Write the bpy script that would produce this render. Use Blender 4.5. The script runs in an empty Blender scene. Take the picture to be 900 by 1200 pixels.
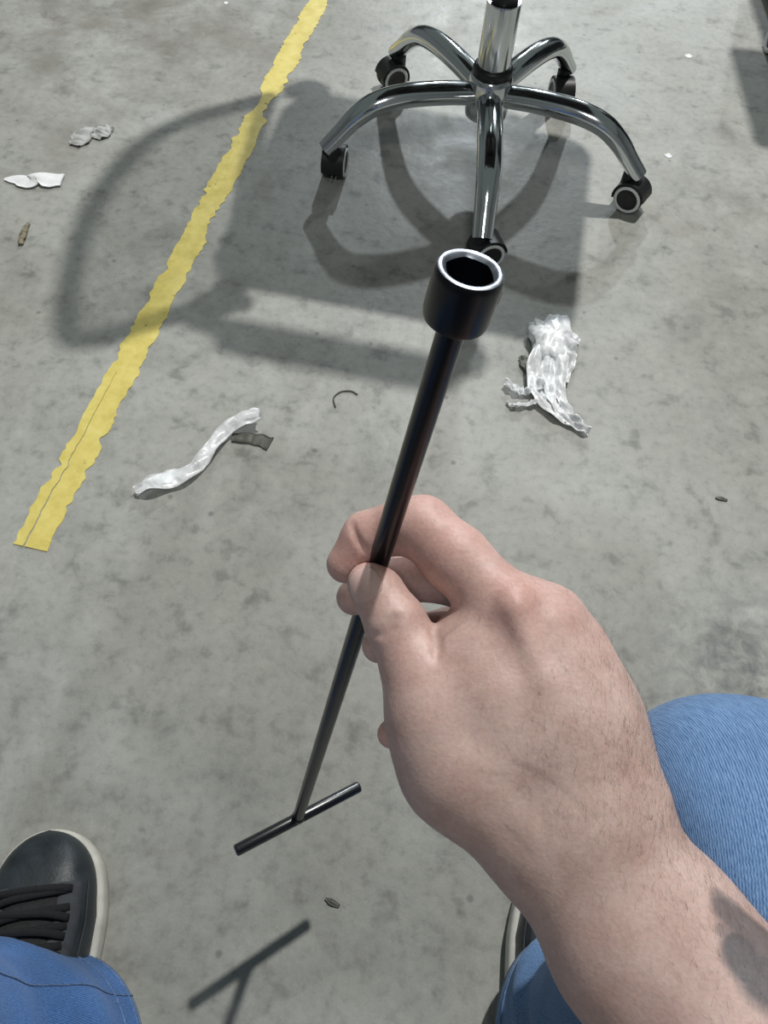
import bpy, math, random
import numpy as np
from mathutils import Vector, Matrix

random.seed(7)
RNG = np.random.default_rng(11)
scene = bpy.context.scene
col = scene.collection
PI = math.pi

# ------------------------------------------------------------------ camera
PITCH = math.radians(59.0)
ROLL = math.radians(-5.7)
FPX = 900.0
CAM = np.array([0.0, 0.0, 0.88])
_fw = np.array([0, math.cos(PITCH), -math.sin(PITCH)])
_up0 = np.array([0, math.sin(PITCH), math.cos(PITCH)])
_r0 = np.array([1.0, 0, 0])
_c, _s = math.cos(ROLL), math.sin(ROLL)
_rt = _c * _r0 - _s * _up0
_up = _s * _r0 + _c * _up0
cam_data = bpy.data.cameras.new('camera')
cam_data.sensor_fit = 'VERTICAL'
cam_data.sensor_height = 36.0
cam_data.sensor_width = 27.0
cam_data.lens = 36.0 * FPX / 1200.0
cam_data.clip_start = 0.02
cam = bpy.data.objects.new('camera', cam_data)
cam.matrix_world = Matrix(((_rt[0], _up[0], -_fw[0], CAM[0]),
                           (_rt[1], _up[1], -_fw[1], CAM[1]),
                           (_rt[2], _up[2], -_fw[2], CAM[2]),
                           (0, 0, 0, 1)))
col.objects.link(cam)
scene.camera = cam


def at(x, y, d):
    """world point seen at a place of the photograph at depth d metres"""
    return CAM + d * (_fw + _rt * (x - 450) / FPX + _up * (600 - y) / FPX)


def fl(x, y, z=0.0):
    """world point at height z seen at a place of the photograph"""
    k = _fw + _rt * (x - 450) / FPX + _up * (600 - y) / FPX
    return CAM + k * ((z - CAM[2]) / k[2])


# ------------------------------------------------------------------ world, lamps, exposure
world = bpy.data.worlds.new('hall_ambient')
scene.world = world
world.use_nodes = True
world.node_tree.nodes['Background'].inputs[0].default_value = (0.86, 1.0, 0.95, 1)
world.node_tree.nodes['Background'].inputs[1].default_value = 0.14


def lamp(name, loc, target, radius, power, color):
    d = bpy.data.lights.new(name, 'AREA')
    d.shape = 'DISK'
    d.size = radius * 2
    d.energy = power
    d.color = color
    o = bpy.data.objects.new(name, d)
    o.location = loc
    v = Vector(target) - Vector(loc)
    o.rotation_euler = v.to_track_quat('-Z', 'Y').to_euler()
    col.objects.link(o)
    return o


lamp('high_bay_lamp_near', (0.90, 2.65, 4.5), (0.0, 0.5, 0), 0.07, 185, (1.0, 0.985, 0.94))
lamp('high_bay_lamp_far', (0.6, 10.2, 4.9), (0.2, 0.8, 0), 0.12, 360, (0.88, 0.95, 1.0))
lamp('high_bay_lamp_far_right', (3.3, 12.2, 5.0), (0.2, 0.8, 0), 0.20, 150, (0.86, 0.94, 1.0))
lamp('high_bay_lamp_rear', (0.15, -2.4, 4.6), (0.0, 0.3, 0), 0.45, 42, (1.0, 0.98, 0.95))

vs = scene.view_settings
vs.view_transform = 'Standard'
vs.look = 'None'
vs.exposure = 0.0
vs.gamma = 1.0
vs.use_curve_mapping = False


# ------------------------------------------------------------------ materials
def new_mat(name):
    m = bpy.data.materials.new(name)
    m.use_nodes = True
    nt = m.node_tree
    return m, nt, nt.nodes['Principled BSDF']


def N(nt, kind, **kw):
    n = nt.nodes.new(kind)
    for k, v in kw.items():
        setattr(n, k, v)
    return n


def noise(nt, scale, detail=4, rough=0.55, coord=None, dist=0.0):
    n = N(nt, 'ShaderNodeTexNoise')
    n.inputs['Scale'].default_value = scale
    n.inputs['Detail'].default_value = detail
    n.inputs['Roughness'].default_value = rough
    n.inputs['Distortion'].default_value = dist
    if coord is not None:
        nt.links.new(coord, n.inputs['Vector'])
    return n


def ramp(nt, src, stops):
    r = N(nt, 'ShaderNodeValToRGB')
    el = r.color_ramp.elements
    while len(el) < len(stops):
        el.new(0.5)
    for e, (p, c) in zip(el, stops):
        e.position = p
        e.color = (c, c, c, 1) if isinstance(c, (int, float)) else (*c, 1)
    nt.links.new(src, r.inputs[0])
    return r


def mix(nt, fac, a, b, blend='MIX'):
    m = N(nt, 'ShaderNodeMix', data_type='RGBA', blend_type=blend)
    for sock, v in ((m.inputs[0], fac), (m.inputs[6], a), (m.inputs[7], b)):
        if hasattr(v, 'links'):
            nt.links.new(v, sock)
        elif isinstance(v, (int, float)):
            sock.default_value = v
        else:
            sock.default_value = (*v, 1)
    return m.outputs[2]


def bump(nt, bsdf, height, strength, dist):
    b = N(nt, 'ShaderNodeBump')
    b.inputs['Strength'].default_value = strength
    b.inputs['Distance'].default_value = dist
    nt.links.new(height, b.inputs['Height'])
    nt.links.new(b.outputs[0], bsdf.inputs['Normal'])
    return b


def simple(name, color, rough=0.5, metal=0.0, nscale=0, namt=0.15, bumpd=0.0, spec=0.5):
    m, nt, b = new_mat(name)
    b.inputs['Roughness'].default_value = rough
    b.inputs['Metallic'].default_value = metal
    b.inputs['Specular IOR Level'].default_value = spec
    if nscale:
        tc = N(nt, 'ShaderNodeTexCoord')
        n = noise(nt, nscale, 4, 0.6, tc.outputs['Object'])
        dark = tuple(c * (1 - namt) for c in color)
        lite = tuple(min(1, c * (1 + namt)) for c in color)
        r = ramp(nt, n.outputs[0], [(0.3, dark), (0.7, lite)])
        nt.links.new(r.outputs[0], b.inputs['Base Color'])
        if bumpd:
            bump(nt, b, n.outputs[0], 0.6, bumpd)
    else:
        b.inputs['Base Color'].default_value = (*color, 1)
    return m


def make_concrete():
    m, nt, b = new_mat('concrete')
    tc = N(nt, 'ShaderNodeTexCoord')
    co = tc.outputs['Object']
    big = noise(nt, 1.7, 5, 0.6, co, 0.3)
    mid = noise(nt, 9.0, 6, 0.65, co, 0.4)
    fine = noise(nt, 75.0, 3, 0.6, co)
    grit = noise(nt, 420.0, 3, 0.7, co)
    c1 = ramp(nt, big.outputs[0], [(0.30, (0.30, 0.30, 0.272)), (0.52, (0.37, 0.375, 0.35)), (0.75, (0.44, 0.445, 0.425))])
    c2 = ramp(nt, mid.outputs[0], [(0.28, 0.62), (0.5, 0.98), (0.72, 1.12)])
    c3 = ramp(nt, fine.outputs[0], [(0.27, 0.58), (0.47, 0.98), (0.75, 1.16)])
    c4 = ramp(nt, grit.outputs[0], [(0.25, 0.80), (0.55, 1.0), (0.8, 1.13)])
    x = mix(nt, 0.55, c1.outputs[0], c2.outputs[0], 'MULTIPLY')
    x = mix(nt, 0.45, x, c3.outputs[0], 'MULTIPLY')
    spk = noise(nt, 24.0, 3, 0.6, co, 0.2)
    c5 = ramp(nt, spk.outputs[0], [(0.30, 0.55), (0.43, 0.95), (0.62, 1.04), (0.75, 1.14)])
    x = mix(nt, 0.75, x, c5.outputs[0], 'MULTIPLY')
    x = mix(nt, 0.45, x, c4.outputs[0], 'MULTIPLY')
    # brownish dirt in broad blotches
    dirt = noise(nt, 2.6, 7, 0.7, co, 0.8)
    dm = ramp(nt, dirt.outputs[0], [(0.56, 0.0), (0.72, 0.55)])
    x = mix(nt, dm.outputs[0], x, (0.21, 0.19, 0.165))
    def stain(x, cx, cy, r, colr, amt, nsc):
        mp_ = N(nt, 'ShaderNodeMapping')
        mp_.inputs['Location'].default_value = (-cx / r, -cy / r, 0)
        mp_.inputs['Scale'].default_value = (1 / r, 1 / r, 1 / r)
        nt.links.new(co, mp_.inputs['Vector'])
        ln = N(nt, 'ShaderNodeVectorMath', operation='LENGTH')
        nt.links.new(mp_.outputs[0], ln.inputs[0])
        near = ramp(nt, ln.outputs['Value'], [(0.25, 1.0), (1.0, 0.0)])
        nz = noise(nt, nsc, 5, 0.65, co, 0.4)
        nr = ramp(nt, nz.outputs[0], [(0.36, 0.0), (0.62, amt)])
        f = mix(nt, 1.0, near.outputs[0], nr.outputs[0], 'MULTIPLY')
        return mix(nt, f, x, colr)
    x = stain(x, -.62, 1.75, .62, (0.20, 0.185, 0.165), 0.75, 7.0)
    x = stain(x, .47, .34, .16, (0.13, 0.135, 0.14), 0.9, 34.0)
    x = stain(x, -.41, .53, .035, (0.20, 0.205, 0.20), 0.6, 3.0)
    x = stain(x, .62, 1.95, .05, (0.22, 0.225, 0.22), 0.6, 3.0)
    # dark oily specks
    vo = N(nt, 'ShaderNodeTexVoronoi')
    vo.inputs['Scale'].default_value = 15
    vo.inputs['Randomness'].default_value = 1.0
    nt.links.new(co, vo.inputs['Vector'])
    sp = ramp(nt, vo.outputs['Distance'], [(0.035, 0.55), (0.075, 0.0)])
    x = mix(nt, sp.outputs[0], x, (0.12, 0.12, 0.115))
    # pale scuffs
    mp = N(nt, 'ShaderNodeMapping')
    mp.inputs['Scale'].default_value = (6, 1.2, 1)
    mp.inputs['Rotation'].default_value = (0, 0, 0.7)
    nt.links.new(co, mp.inputs['Vector'])
    sc = noise(nt, 9.0, 8, 0.75, mp.outputs[0], 1.5)
    sm = ramp(nt, sc.outputs[0], [(0.63, 0.0), (0.72, 0.35)])
    x = mix(nt, sm.outputs[0], x, (0.50, 0.51, 0.50))
    nt.links.new(x, b.inputs['Base Color'])
    rr = ramp(nt, mid.outputs[0], [(0.3, 0.36), (0.7, 0.60)])
    nt.links.new(rr.outputs[0], b.inputs['Roughness'])
    b.inputs['Specular IOR Level'].default_value = 0.22
    bump(nt, b, fine.outputs[0], 0.35, 0.0016)
    return m


def make_paint():
    m, nt, b = new_mat('worn_yellow_paint')
    tc = N(nt, 'ShaderNodeTexCoord')
    co = tc.outputs['Object']
    n = noise(nt, 30, 6, 0.7, co)
    c = ramp(nt, n.outputs[0], [(0.3, (0.56, 0.46, 0.10)), (0.55, (0.70, 0.59, 0.165)), (0.75, (0.76, 0.67, 0.25))])
    d = noise(nt, 11, 7, 0.75, co, 0.8)
    dm = ramp(nt, d.outputs[0], [(0.62, 0.0), (0.70, 0.6)])
    x = mix(nt, dm.outputs[0], c.outputs[0], (0.33, 0.28, 0.12))
    nt.links.new(x, b.inputs['Base Color'])
    b.inputs['Roughness'].default_value = 0.55
    # flaked holes that let the concrete show
    h = noise(nt, 55, 5, 0.7, co)
    hm = ramp(nt, h.outputs[0], [(0.30, 0.0), (0.34, 1.0)])
    nt.links.new(hm.outputs[0], b.inputs['Alpha'])
    bump(nt, b, n.outputs[0], 0.4, 0.001)
    return m


def make_chrome():
    m, nt, b = new_mat('chrome')
    b.inputs['Metallic'].default_value = 1.0
    b.inputs['Base Color'].default_value = (0.66, 0.69, 0.71, 1)
    tc = N(nt, 'ShaderNodeTexCoord')
    n = noise(nt, 35, 4, 0.6, tc.outputs['Object'])
    r = ramp(nt, n.outputs[0], [(0.35, 0.07), (0.75, 0.20)])
    nt.links.new(r.outputs[0], b.inputs['Roughness'])
    return m


def make_denim(name, light, dark, period=0.0017):
    m, nt, b = new_mat(name)
    uv = N(nt, 'ShaderNodeUVMap')
    mp = N(nt, 'ShaderNodeMapping')
    mp.inputs['Rotation'].default_value = (0, 0, 0.22)
    nt.links.new(uv.outputs[0], mp.inputs['Vector'])
    w = N(nt, 'ShaderNodeTexWave', wave_type='BANDS', bands_direction='X')
    w.inputs['Scale'].default_value = (2 * PI / period) / 20.0
    w.inputs['Distortion'].default_value = 3.5
    w.inputs['Detail'].default_value = 2
    w.inputs['Detail Scale'].default_value = 2.2
    nt.links.new(mp.outputs[0], w.inputs['Vector'])
    sl = N(nt, 'ShaderNodeMapping')
    sl.inputs['Scale'].default_value = (900, 260, 1)
    nt.links.new(uv.outputs[0], sl.inputs['Vector'])
    slub = noise(nt, 1.0, 3, 0.6, sl.outputs[0])
    tc = N(nt, 'ShaderNodeTexCoord')
    fade = noise(nt, 14, 4, 0.6, tc.outputs['Object'])
    f1 = mix(nt, 0.68, w.outputs[0], slub.outputs[0])
    fr = ramp(nt, f1, [(0.28, 0.0), (0.72, 1.0)])
    x = mix(nt, fr.outputs[0], dark, light)
    fd = ramp(nt, fade.outputs[0], [(0.3, 0.82), (0.7, 1.12)])
    x = mix(nt, 1.0, x, fd.outputs[0], 'MULTIPLY')
    nt.links.new(x, b.inputs['Base Color'])
    b.inputs['Roughness'].default_value = 0.9
    b.inputs['Specular IOR Level'].default_value = 0.15
    b.inputs['Sheen Weight'].default_value = 0.15
    bump(nt, b, f1, 0.5, 0.0006)
    return m


def make_skin():
    m, nt, b = new_mat('skin')
    at_ = N(nt, 'ShaderNodeAttribute', attribute_name='tone')
    tc = N(nt, 'ShaderNodeTexCoord')
    co = tc.outputs['Object']
    n1 = noise(nt, 60, 5, 0.6, co)
    n2 = noise(nt, 520, 3, 0.6, co)
    v = N(nt, 'ShaderNodeTexVoronoi')
    v.inputs['Scale'].default_value = 700
    nt.links.new(co, v.inputs['Vector'])
    r1 = ramp(nt, n1.outputs[0], [(0.3, (0.86, 0.80, 0.78)), (0.7, (1.08, 1.10, 1.10))])
    x = mix(nt, 1.0, at_.outputs['Color'], r1.outputs[0], 'MULTIPLY')
    r2 = ramp(nt, n2.outputs[0], [(0.3, 0.88), (0.7, 1.08)])
    x = mix(nt, 0.8, x, r2.outputs[0], 'MULTIPLY')
    nt.links.new(x, b.inputs['Base Color'])
    b.inputs['Roughness'].default_value = 0.50
    b.inputs['Specular IOR Level'].default_value = 0.45
    b.inputs['Subsurface Weight'].default_value = 0.25
    b.inputs['Subsurface Radius'].default_value = (0.006, 0.0022, 0.0012)
    b.inputs['Subsurface Scale'].default_value = 1.0
    ad = N(nt, 'ShaderNodeMath', operation='ADD')
    ml = N(nt, 'ShaderNodeMath', operation='MULTIPLY')
    ml.inputs[1].default_value = 0.6
    nt.links.new(v.outputs['Distance'], ml.inputs[0])
    nt.links.new(ml.outputs[0], ad.inputs[0])
    nt.links.new(n2.outputs[0], ad.inputs[1])
    bump(nt, b, ad.outputs[0], 0.20, 0.0005)
    return m


def make_mesh_fabric():
    m, nt, b = new_mat('chair_mesh_fabric')
    b.inputs['Base Color'].default_value = (0.02, 0.02, 0.022, 1)
    b.inputs['Roughness'].default_value = 0.8
    tc = N(nt, 'ShaderNodeTexCoord')
    v = N(nt, 'ShaderNodeTexVoronoi')
    v.inputs['Scale'].default_value = 330
    nt.links.new(tc.outputs['Object'], v.inputs['Vector'])
    r = ramp(nt, v.outputs['Distance'], [(0.52, 0.0), (0.60, 1.0)])
    nt.links.new(r.outputs[0], b.inputs['Alpha'])
    return m


def make_plastic_film():
    m, nt, b = new_mat('clear_plastic_film')
    b.inputs['Base Color'].default_value = (0.86, 0.88, 0.90, 1)
    b.inputs['Roughness'].default_value = 0.33
    b.inputs['Specular IOR Level'].default_value = 0.8
    tc = N(nt, 'ShaderNodeTexCoord')
    n = noise(nt, 48, 3, 0.5, tc.outputs['Object'], 0.8)
    r = ramp(nt, n.outputs[0], [(0.33, 0.55), (0.60, 0.97)])
    nt.links.new(r.outputs[0], b.inputs['Alpha'])
    bump(nt, b, n.outputs[0], 0.35, 0.004)
    return m


def make_leather():
    m, nt, b = new_mat('black_leather')
    tc = N(nt, 'ShaderNodeTexCoord')
    n = noise(nt, 22, 4, 0.6, tc.outputs['Object'], 0.6)
    g = noise(nt, 600, 2, 0.5, tc.outputs['Object'])
    c = ramp(nt, n.outputs[0], [(0.3, (0.010, 0.014, 0.018)), (0.7, (0.030, 0.040, 0.048))])
    nt.links.new(c.outputs[0], b.inputs['Base Color'])
    r = ramp(nt, n.outputs[0], [(0.3, 0.34), (0.7, 0.52)])
    nt.links.new(r.outputs[0], b.inputs['Roughness'])
    mx = mix(nt, 0.25, n.outputs[0], g.outputs[0])
    bump(nt, b, mx, 0.45, 0.0022)
    return m


M = dict(
    concrete=make_concrete(), paint=make_paint(), chrome=make_chrome(), skin=make_skin(),
    mesh=make_mesh_fabric(), film=make_plastic_film(), leather=make_leather(),
    denim_light=make_denim('denim_pale', (0.20, 0.335, 0.56), (0.055, 0.12, 0.27)),  # paler blue, used for the right leg alone
    denim_dark=make_denim('denim_mid', (0.090, 0.215, 0.50), (0.030, 0.085, 0.24)),
    seam=simple('denim_seam_thread', (0.11, 0.18, 0.33), 0.9, 0, 300, 0.4),
    black=simple('black_plastic', (0.012, 0.013, 0.014), 0.42, 0, 40, 0.2),
    black_fabric=simple('black_fabric', (0.02, 0.02, 0.022), 0.95, 0, 200, 0.3, 0.0006),
    oxide=simple('black_oxide_steel', (0.004, 0.005, 0.008), 0.34, 0.0, 90, 0.25, 0.00006, 0.22),
    bar_steel=simple('glossy_black_steel', (0.006, 0.007, 0.010), 0.30, 0.0, 90, 0.25, 0.00006, 0.5),
    rim=simple('socket_mouth_glint', (0.36, 0.39, 0.45), 0.36, 1.0, 420, 0.35),  # pale bluish colour stands in for the reflection on the socket mouth
    worn_edge=simple('polished_edge_steel', (0.42, 0.45, 0.50), 0.22, 1.0, 60, 0.2),
    ring=simple('pale_grey_tyre', (0.74, 0.76, 0.75), 0.5, 0, 60, 0.08),
    sole=simple('off_white_rubber', (0.60, 0.59, 0.54), 0.65, 0, 45, 0.15),
    lace=simple('black_lace', (0.010, 0.011, 0.013), 0.9, 0, 500, 0.4, 0.0004),
    lining=simple('dark_grey_lining', (0.045, 0.05, 0.06), 0.8, 0, 150, 0.2),
    paper=simple('white_paper', (0.78, 0.79, 0.80), 0.7, 0, 60, 0.07, 0.001),
    dull=simple('grey_scrap', (0.42, 0.43, 0.42), 0.7, 0, 60, 0.2),
    tape=simple('dark_olive_tape', (0.075, 0.078, 0.062), 0.5, 0, 60, 0.2),
    brown=simple('brown_debris', (0.20, 0.175, 0.12), 0.8, 0, 160, 0.5),
    nail=simple('fingernail', (0.57, 0.395, 0.36), 0.33, 0, 120, 0.06),
    hair=simple('dark_arm_hair', (0.13, 0.08, 0.055), 0.6),
    wall=simple('grey_hall_wall', (0.22, 0.23, 0.23), 0.8, 0, 1.5, 0.1),
    shirt=simple('charcoal_cotton', (0.03, 0.03, 0.034), 0.95, 0, 120, 0.2, 0.0006),
    cabinet=simple('black_steel_cabinet', (0.014, 0.020, 0.024), 0.45, 0, 12, 0.2),
)

_ox2 = M['oxide'].node_tree.nodes['Principled BSDF']
_ox2.inputs['Coat Weight'].default_value = 0.35
_ox2.inputs['Coat Roughness'].default_value = 0.22
_ox = M['bar_steel'].node_tree.nodes['Principled BSDF']
_ox.inputs['Coat Weight'].default_value = 1.0
_ox.inputs['Coat Roughness'].default_value = 0.26


# ------------------------------------------------------------------ mesh helpers
def world_of(o):
    v = Vector((0, 0, 0))
    while o is not None:
        v += o.location
        o = o.parent
    return np.array(v)


def obj(name, verts, faces, mat, parent=None, smooth=True, origin=None):
    verts = np.asarray(verts, float)
    off = world_of(parent) if parent is not None else (np.zeros(3) if origin is None else np.asarray(origin, float))
    me = bpy.data.meshes.new(name)
    me.from_pydata((verts - off).tolist(), [], [tuple(int(i) for i in f) for f in faces])
    me.update()
    me.materials.append(M[mat] if isinstance(mat, str) else mat)
    if smooth:
        me.polygons.foreach_set('use_smooth', [True] * len(me.polygons))
    o = bpy.data.objects.new(name, me)
    col.objects.link(o)
    if parent is not None:
        o.parent = parent
    else:
        o.location = off
    return o


def tag(o, label, cat, group=None, kind=None):
    if label:
        o['label'] = label
    if cat:
        o['category'] = cat
    if group:
        o['group'] = group
    if kind:
        o['kind'] = kind
    return o


def thing(name, loc, label, cat, group=None):
    o = bpy.data.objects.new(name, None)
    o.empty_display_size = 0.05
    o.location = loc
    col.objects.link(o)
    return tag(o, label, cat, group)


def sharp(o, angle=35):
    """smooth shading with hard edges past an angle"""
    me = o.data
    me.set_sharp_from_angle(angle=math.radians(angle))
    return o


def merge(*parts):
    V, F, n = [], [], 0
    for v, f in parts:
        v = np.asarray(v, float)
        V.append(v)
        F += [tuple(i + n for i in q) for q in f]
        n += len(v)
    return np.concatenate(V), F


def unit(v):
    v = np.asarray(v, float)
    return v / np.linalg.norm(v)


def frame(axis, hint=(0, 0, 1)):
    a = unit(axis)
    h = np.asarray(hint, float)
    if abs(a @ unit(h)) > 0.95:
        h = np.array([0, 1.0, 0]) if abs(a[1]) < 0.9 else np.array([1.0, 0, 0])
    x = unit(np.cross(h, a))
    y = np.cross(a, x)
    return x, y, a


def tube(pts, radii, n=16, caps=True, flat=1.0, hint=(0, 0, 1), closed=False):
    """sweep; radii scalar or list; flat scales the section along the second axis"""
    P = np.asarray(pts, float)
    m = len(P)
    R = np.full(m, radii, float) if np.isscalar(radii) else np.asarray(radii, float)
    T = np.gradient(P, axis=0) if not closed else (np.roll(P, -1, 0) - np.roll(P, 1, 0))
    T /= np.linalg.norm(T, axis=1)[:, None]
    x, y, _ = frame(T[0], hint)
    V = []
    ang = np.linspace(0, 2 * PI, n, endpoint=False)
    for i in range(m):
        x = unit(x - T[i] * (x @ T[i]))
        y = np.cross(T[i], x)
        V.append(P[i] + R[i] * (np.cos(ang)[:, None] * x + flat * np.sin(ang)[:, None] * y))
    V = np.concatenate(V)
    F = []
    for i in range(m if closed else m - 1):
        a, b = i * n, ((i + 1) % m) * n
        for k in range(n):
            F.append((a + k, a + (k + 1) % n, b + (k + 1) % n, b + k))
    if caps and not closed:
        F.append(tuple(range(n))[::-1])
        F.append(tuple(range((m - 1) * n, m * n)))
    return V, F


def lathe(profile, base, axis, n=32, cap0=True, cap1=True):
    """profile: (radius, distance along axis)"""
    x, y, a = frame(axis)
    base = np.asarray(base, float)
    ang = np.linspace(0, 2 * PI, n, endpoint=False)
    V = np.concatenate([base + a * h + r * (np.cos(ang)[:, None] * x + np.sin(ang)[:, None] * y) for r, h in profile])
    F = []
    for i in range(len(profile) - 1):
        for k in range(n):
            F.append((i * n + k, i * n + (k + 1) % n, (i + 1) * n + (k + 1) % n, (i + 1) * n + k))
    if cap0:
        F.append(tuple(range(n))[::-1])
    if cap1:
        F.append(tuple(range((len(profile) - 1) * n, len(profile) * n)))
    return V, F


def rounded_slab(cx, cy, hx, hy, r, z0, z1, bev=0.008, n=8):
    """slab with rounded plan corners and a softened rim"""
    def ring(inset, z):
        out = []
        for k, (sx, sy) in enumerate(((1, 1), (-1, 1), (-1, -1), (1, -1))):
            for i in range(n + 1):
                a = PI / 2 * (k + i / n)
                out.append((cx + sx * (hx - r) + (r - inset) * math.cos(a), cy + sy * (hy - r) + (r - inset) * math.sin(a), z))
        return out
    rings = [ring(bev, z0), ring(bev * .3, z0 + bev * .3), ring(0, z0 + bev), ring(0, z1 - bev), ring(bev * .3, z1 - bev * .3), ring(bev, z1)]
    m = len(rings[0])
    V = np.array(sum(rings, []))
    F = [tuple(range(m))[::-1], tuple(range(5 * m, 6 * m))]
    for i in range(5):
        for k in range(m):
            F.append((i * m + k, i * m + (k + 1) % m, (i + 1) * m + (k + 1) % m, (i + 1) * m + k))
    return V, F


def smooth_path(pts, m=40):
    """Catmull-Rom through points (any number of columns)"""
    P = np.asarray(pts, float)
    Q = np.vstack([2 * P[0] - P[1], P, 2 * P[-1] - P[-2]])
    out = []
    seg = len(P) - 1
    for t in np.linspace(0, seg, m):
        i = min(int(t), seg - 1)
        u = t - i
        a, b, c, d = Q[i], Q[i + 1], Q[i + 2], Q[i + 3]
        out.append(0.5 * (2 * b + (c - a) * u + (2 * a - 5 * b + 4 * c - d) * u * u + (3 * b - a - 3 * c + d) * u ** 3))
    return np.array(out)


# ------------------------------------------------------------------ floor
def build_floor():
    x0, x1, y0, y1 = -6.0, 6.0, -4.0, 14.0
    v = [(x0, y0, 0), (x1, y0, 0), (x1, y1, 0), (x0, y1, 0), (x0, y0, -.12), (x1, y0, -.12), (x1, y1, -.12), (x0, y1, -.12)]
    f = [(0, 1, 2, 3), (7, 6, 5, 4), (0, 4, 5, 1), (1, 5, 6, 2), (2, 6, 7, 3), (3, 7, 4, 0)]
    o = obj('floor', v, f, 'concrete', smooth=False)
    tag(o, 'scuffed grey concrete floor', None, kind='structure')


build_floor()


def build_walls():
    for nm, (a, b, c, d) in dict(wall_back=(-6.2, 6.2, 14.0, 14.2), wall_front=(-6.2, 6.2, -4.2, -4.0), wall_left=(-6.2, -6.0, -4.0, 14.0), wall_right=(6.0, 6.2, -4.0, 14.0)).items():
        V = [(x, y, z) for z in (-.12, 5.2) for x, y in ((a, c), (b, c), (b, d), (a, d))]
        F = [(3, 2, 1, 0), (4, 5, 6, 7), (0, 1, 5, 4), (1, 2, 6, 5), (2, 3, 7, 6), (3, 0, 4, 7)]
        tag(obj(nm, V, F, 'wall', smooth=False), 'plain grey hall wall', None, kind='structure')


build_walls()


def build_line():
    a = np.array([-0.441, 0.424])
    b = np.array([-0.2565, 1.82])
    d = (b - a) / np.linalg.norm(b - a)
    nrm = np.array([d[1], -d[0]])
    L = 5.2
    step = 0.003
    m = int(L / step)
    rng = np.random.default_rng(3)

    def rag(freqs):
        s = np.zeros(m + 1)
        x = np.arange(m + 1) * step
        for fq, am in freqs:
            k = rng.normal(size=int(L * fq) + 3)
            s += am * np.interp(x * fq, np.arange(len(k)), k)
        return s
    def bites(k):
        b_ = np.zeros(m + 1)
        x_ = np.arange(m + 1) * step
        for _ in range(k):
            c_, w_, d_ = rng.uniform(0, L), rng.uniform(.004, .016), rng.uniform(.0015, .0065)
            b_ = np.maximum(b_, d_ * np.clip(1.4 - np.abs(x_ - c_) / w_, 0, 1))
        return b_
    el = rag([(4, .0008), (40, .0015), (150, .0014)]) - bites(70)
    er = rag([(4, .0008), (40, .0015), (150, .0014)]) - bites(70)
    V, F = [], []
    for i in range(m + 1):
        s = i * step
        w = 0.0222
        if abs(s - 1.00) < 0.05:      # the flaked neck in the stripe
            w -= 0.0150 * (1 - abs(s - 1.00) / 0.05)
        jl = -0.003 if 0.52 < s < 0.66 else 0.0
        jr = -0.004 if 0.60 < s < 0.68 else 0.0
        p = a + d * s
        l = p - nrm * (w + jl + el[i])
        r = p + nrm * (w + jr + er[i])
        if i < 4:
            r = r + d * 0.004 * (i % 2)
        g = .0009 * max(0.0, 1 - s / .30) + (.00025 if s < .30 else 0)
        c = p * .62 + l * .38
        V += [(*l, .0012), (*(c - nrm * g), .0014), (*(c + nrm * g), .0014), (*r, .0012), (*l, 0), (*r, 0), (*(c - nrm * g), 0), (*(c + nrm * g), 0)]
    for i in range(m):
        q = i * 8
        w = q + 8
        F += [(q, q + 1, w + 1, w), (q + 2, q + 3, w + 3, w + 2), (q + 4, q, w, w + 4), (q + 3, q + 5, w + 5, w + 3)]
        if i * step < .30:
            F += [(q + 1, q + 6, w + 6, w + 1), (q + 7, q + 2, w + 2, w + 7)]
        else:
            F.append((q + 1, q + 2, w + 2, w + 1))
    F += [(0, 4, 6, 1), (2, 7, 5, 3)]
    o = obj('floor_line', V, F, 'paint', smooth=False, origin=(a[0], a[1], 0))
    tag(o, 'worn yellow painted line with ragged edges on the concrete floor', 'floor marking')


build_line()

# ------------------------------------------------------------------ office chair
CX, CY = 0.107, 1.301


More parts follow.
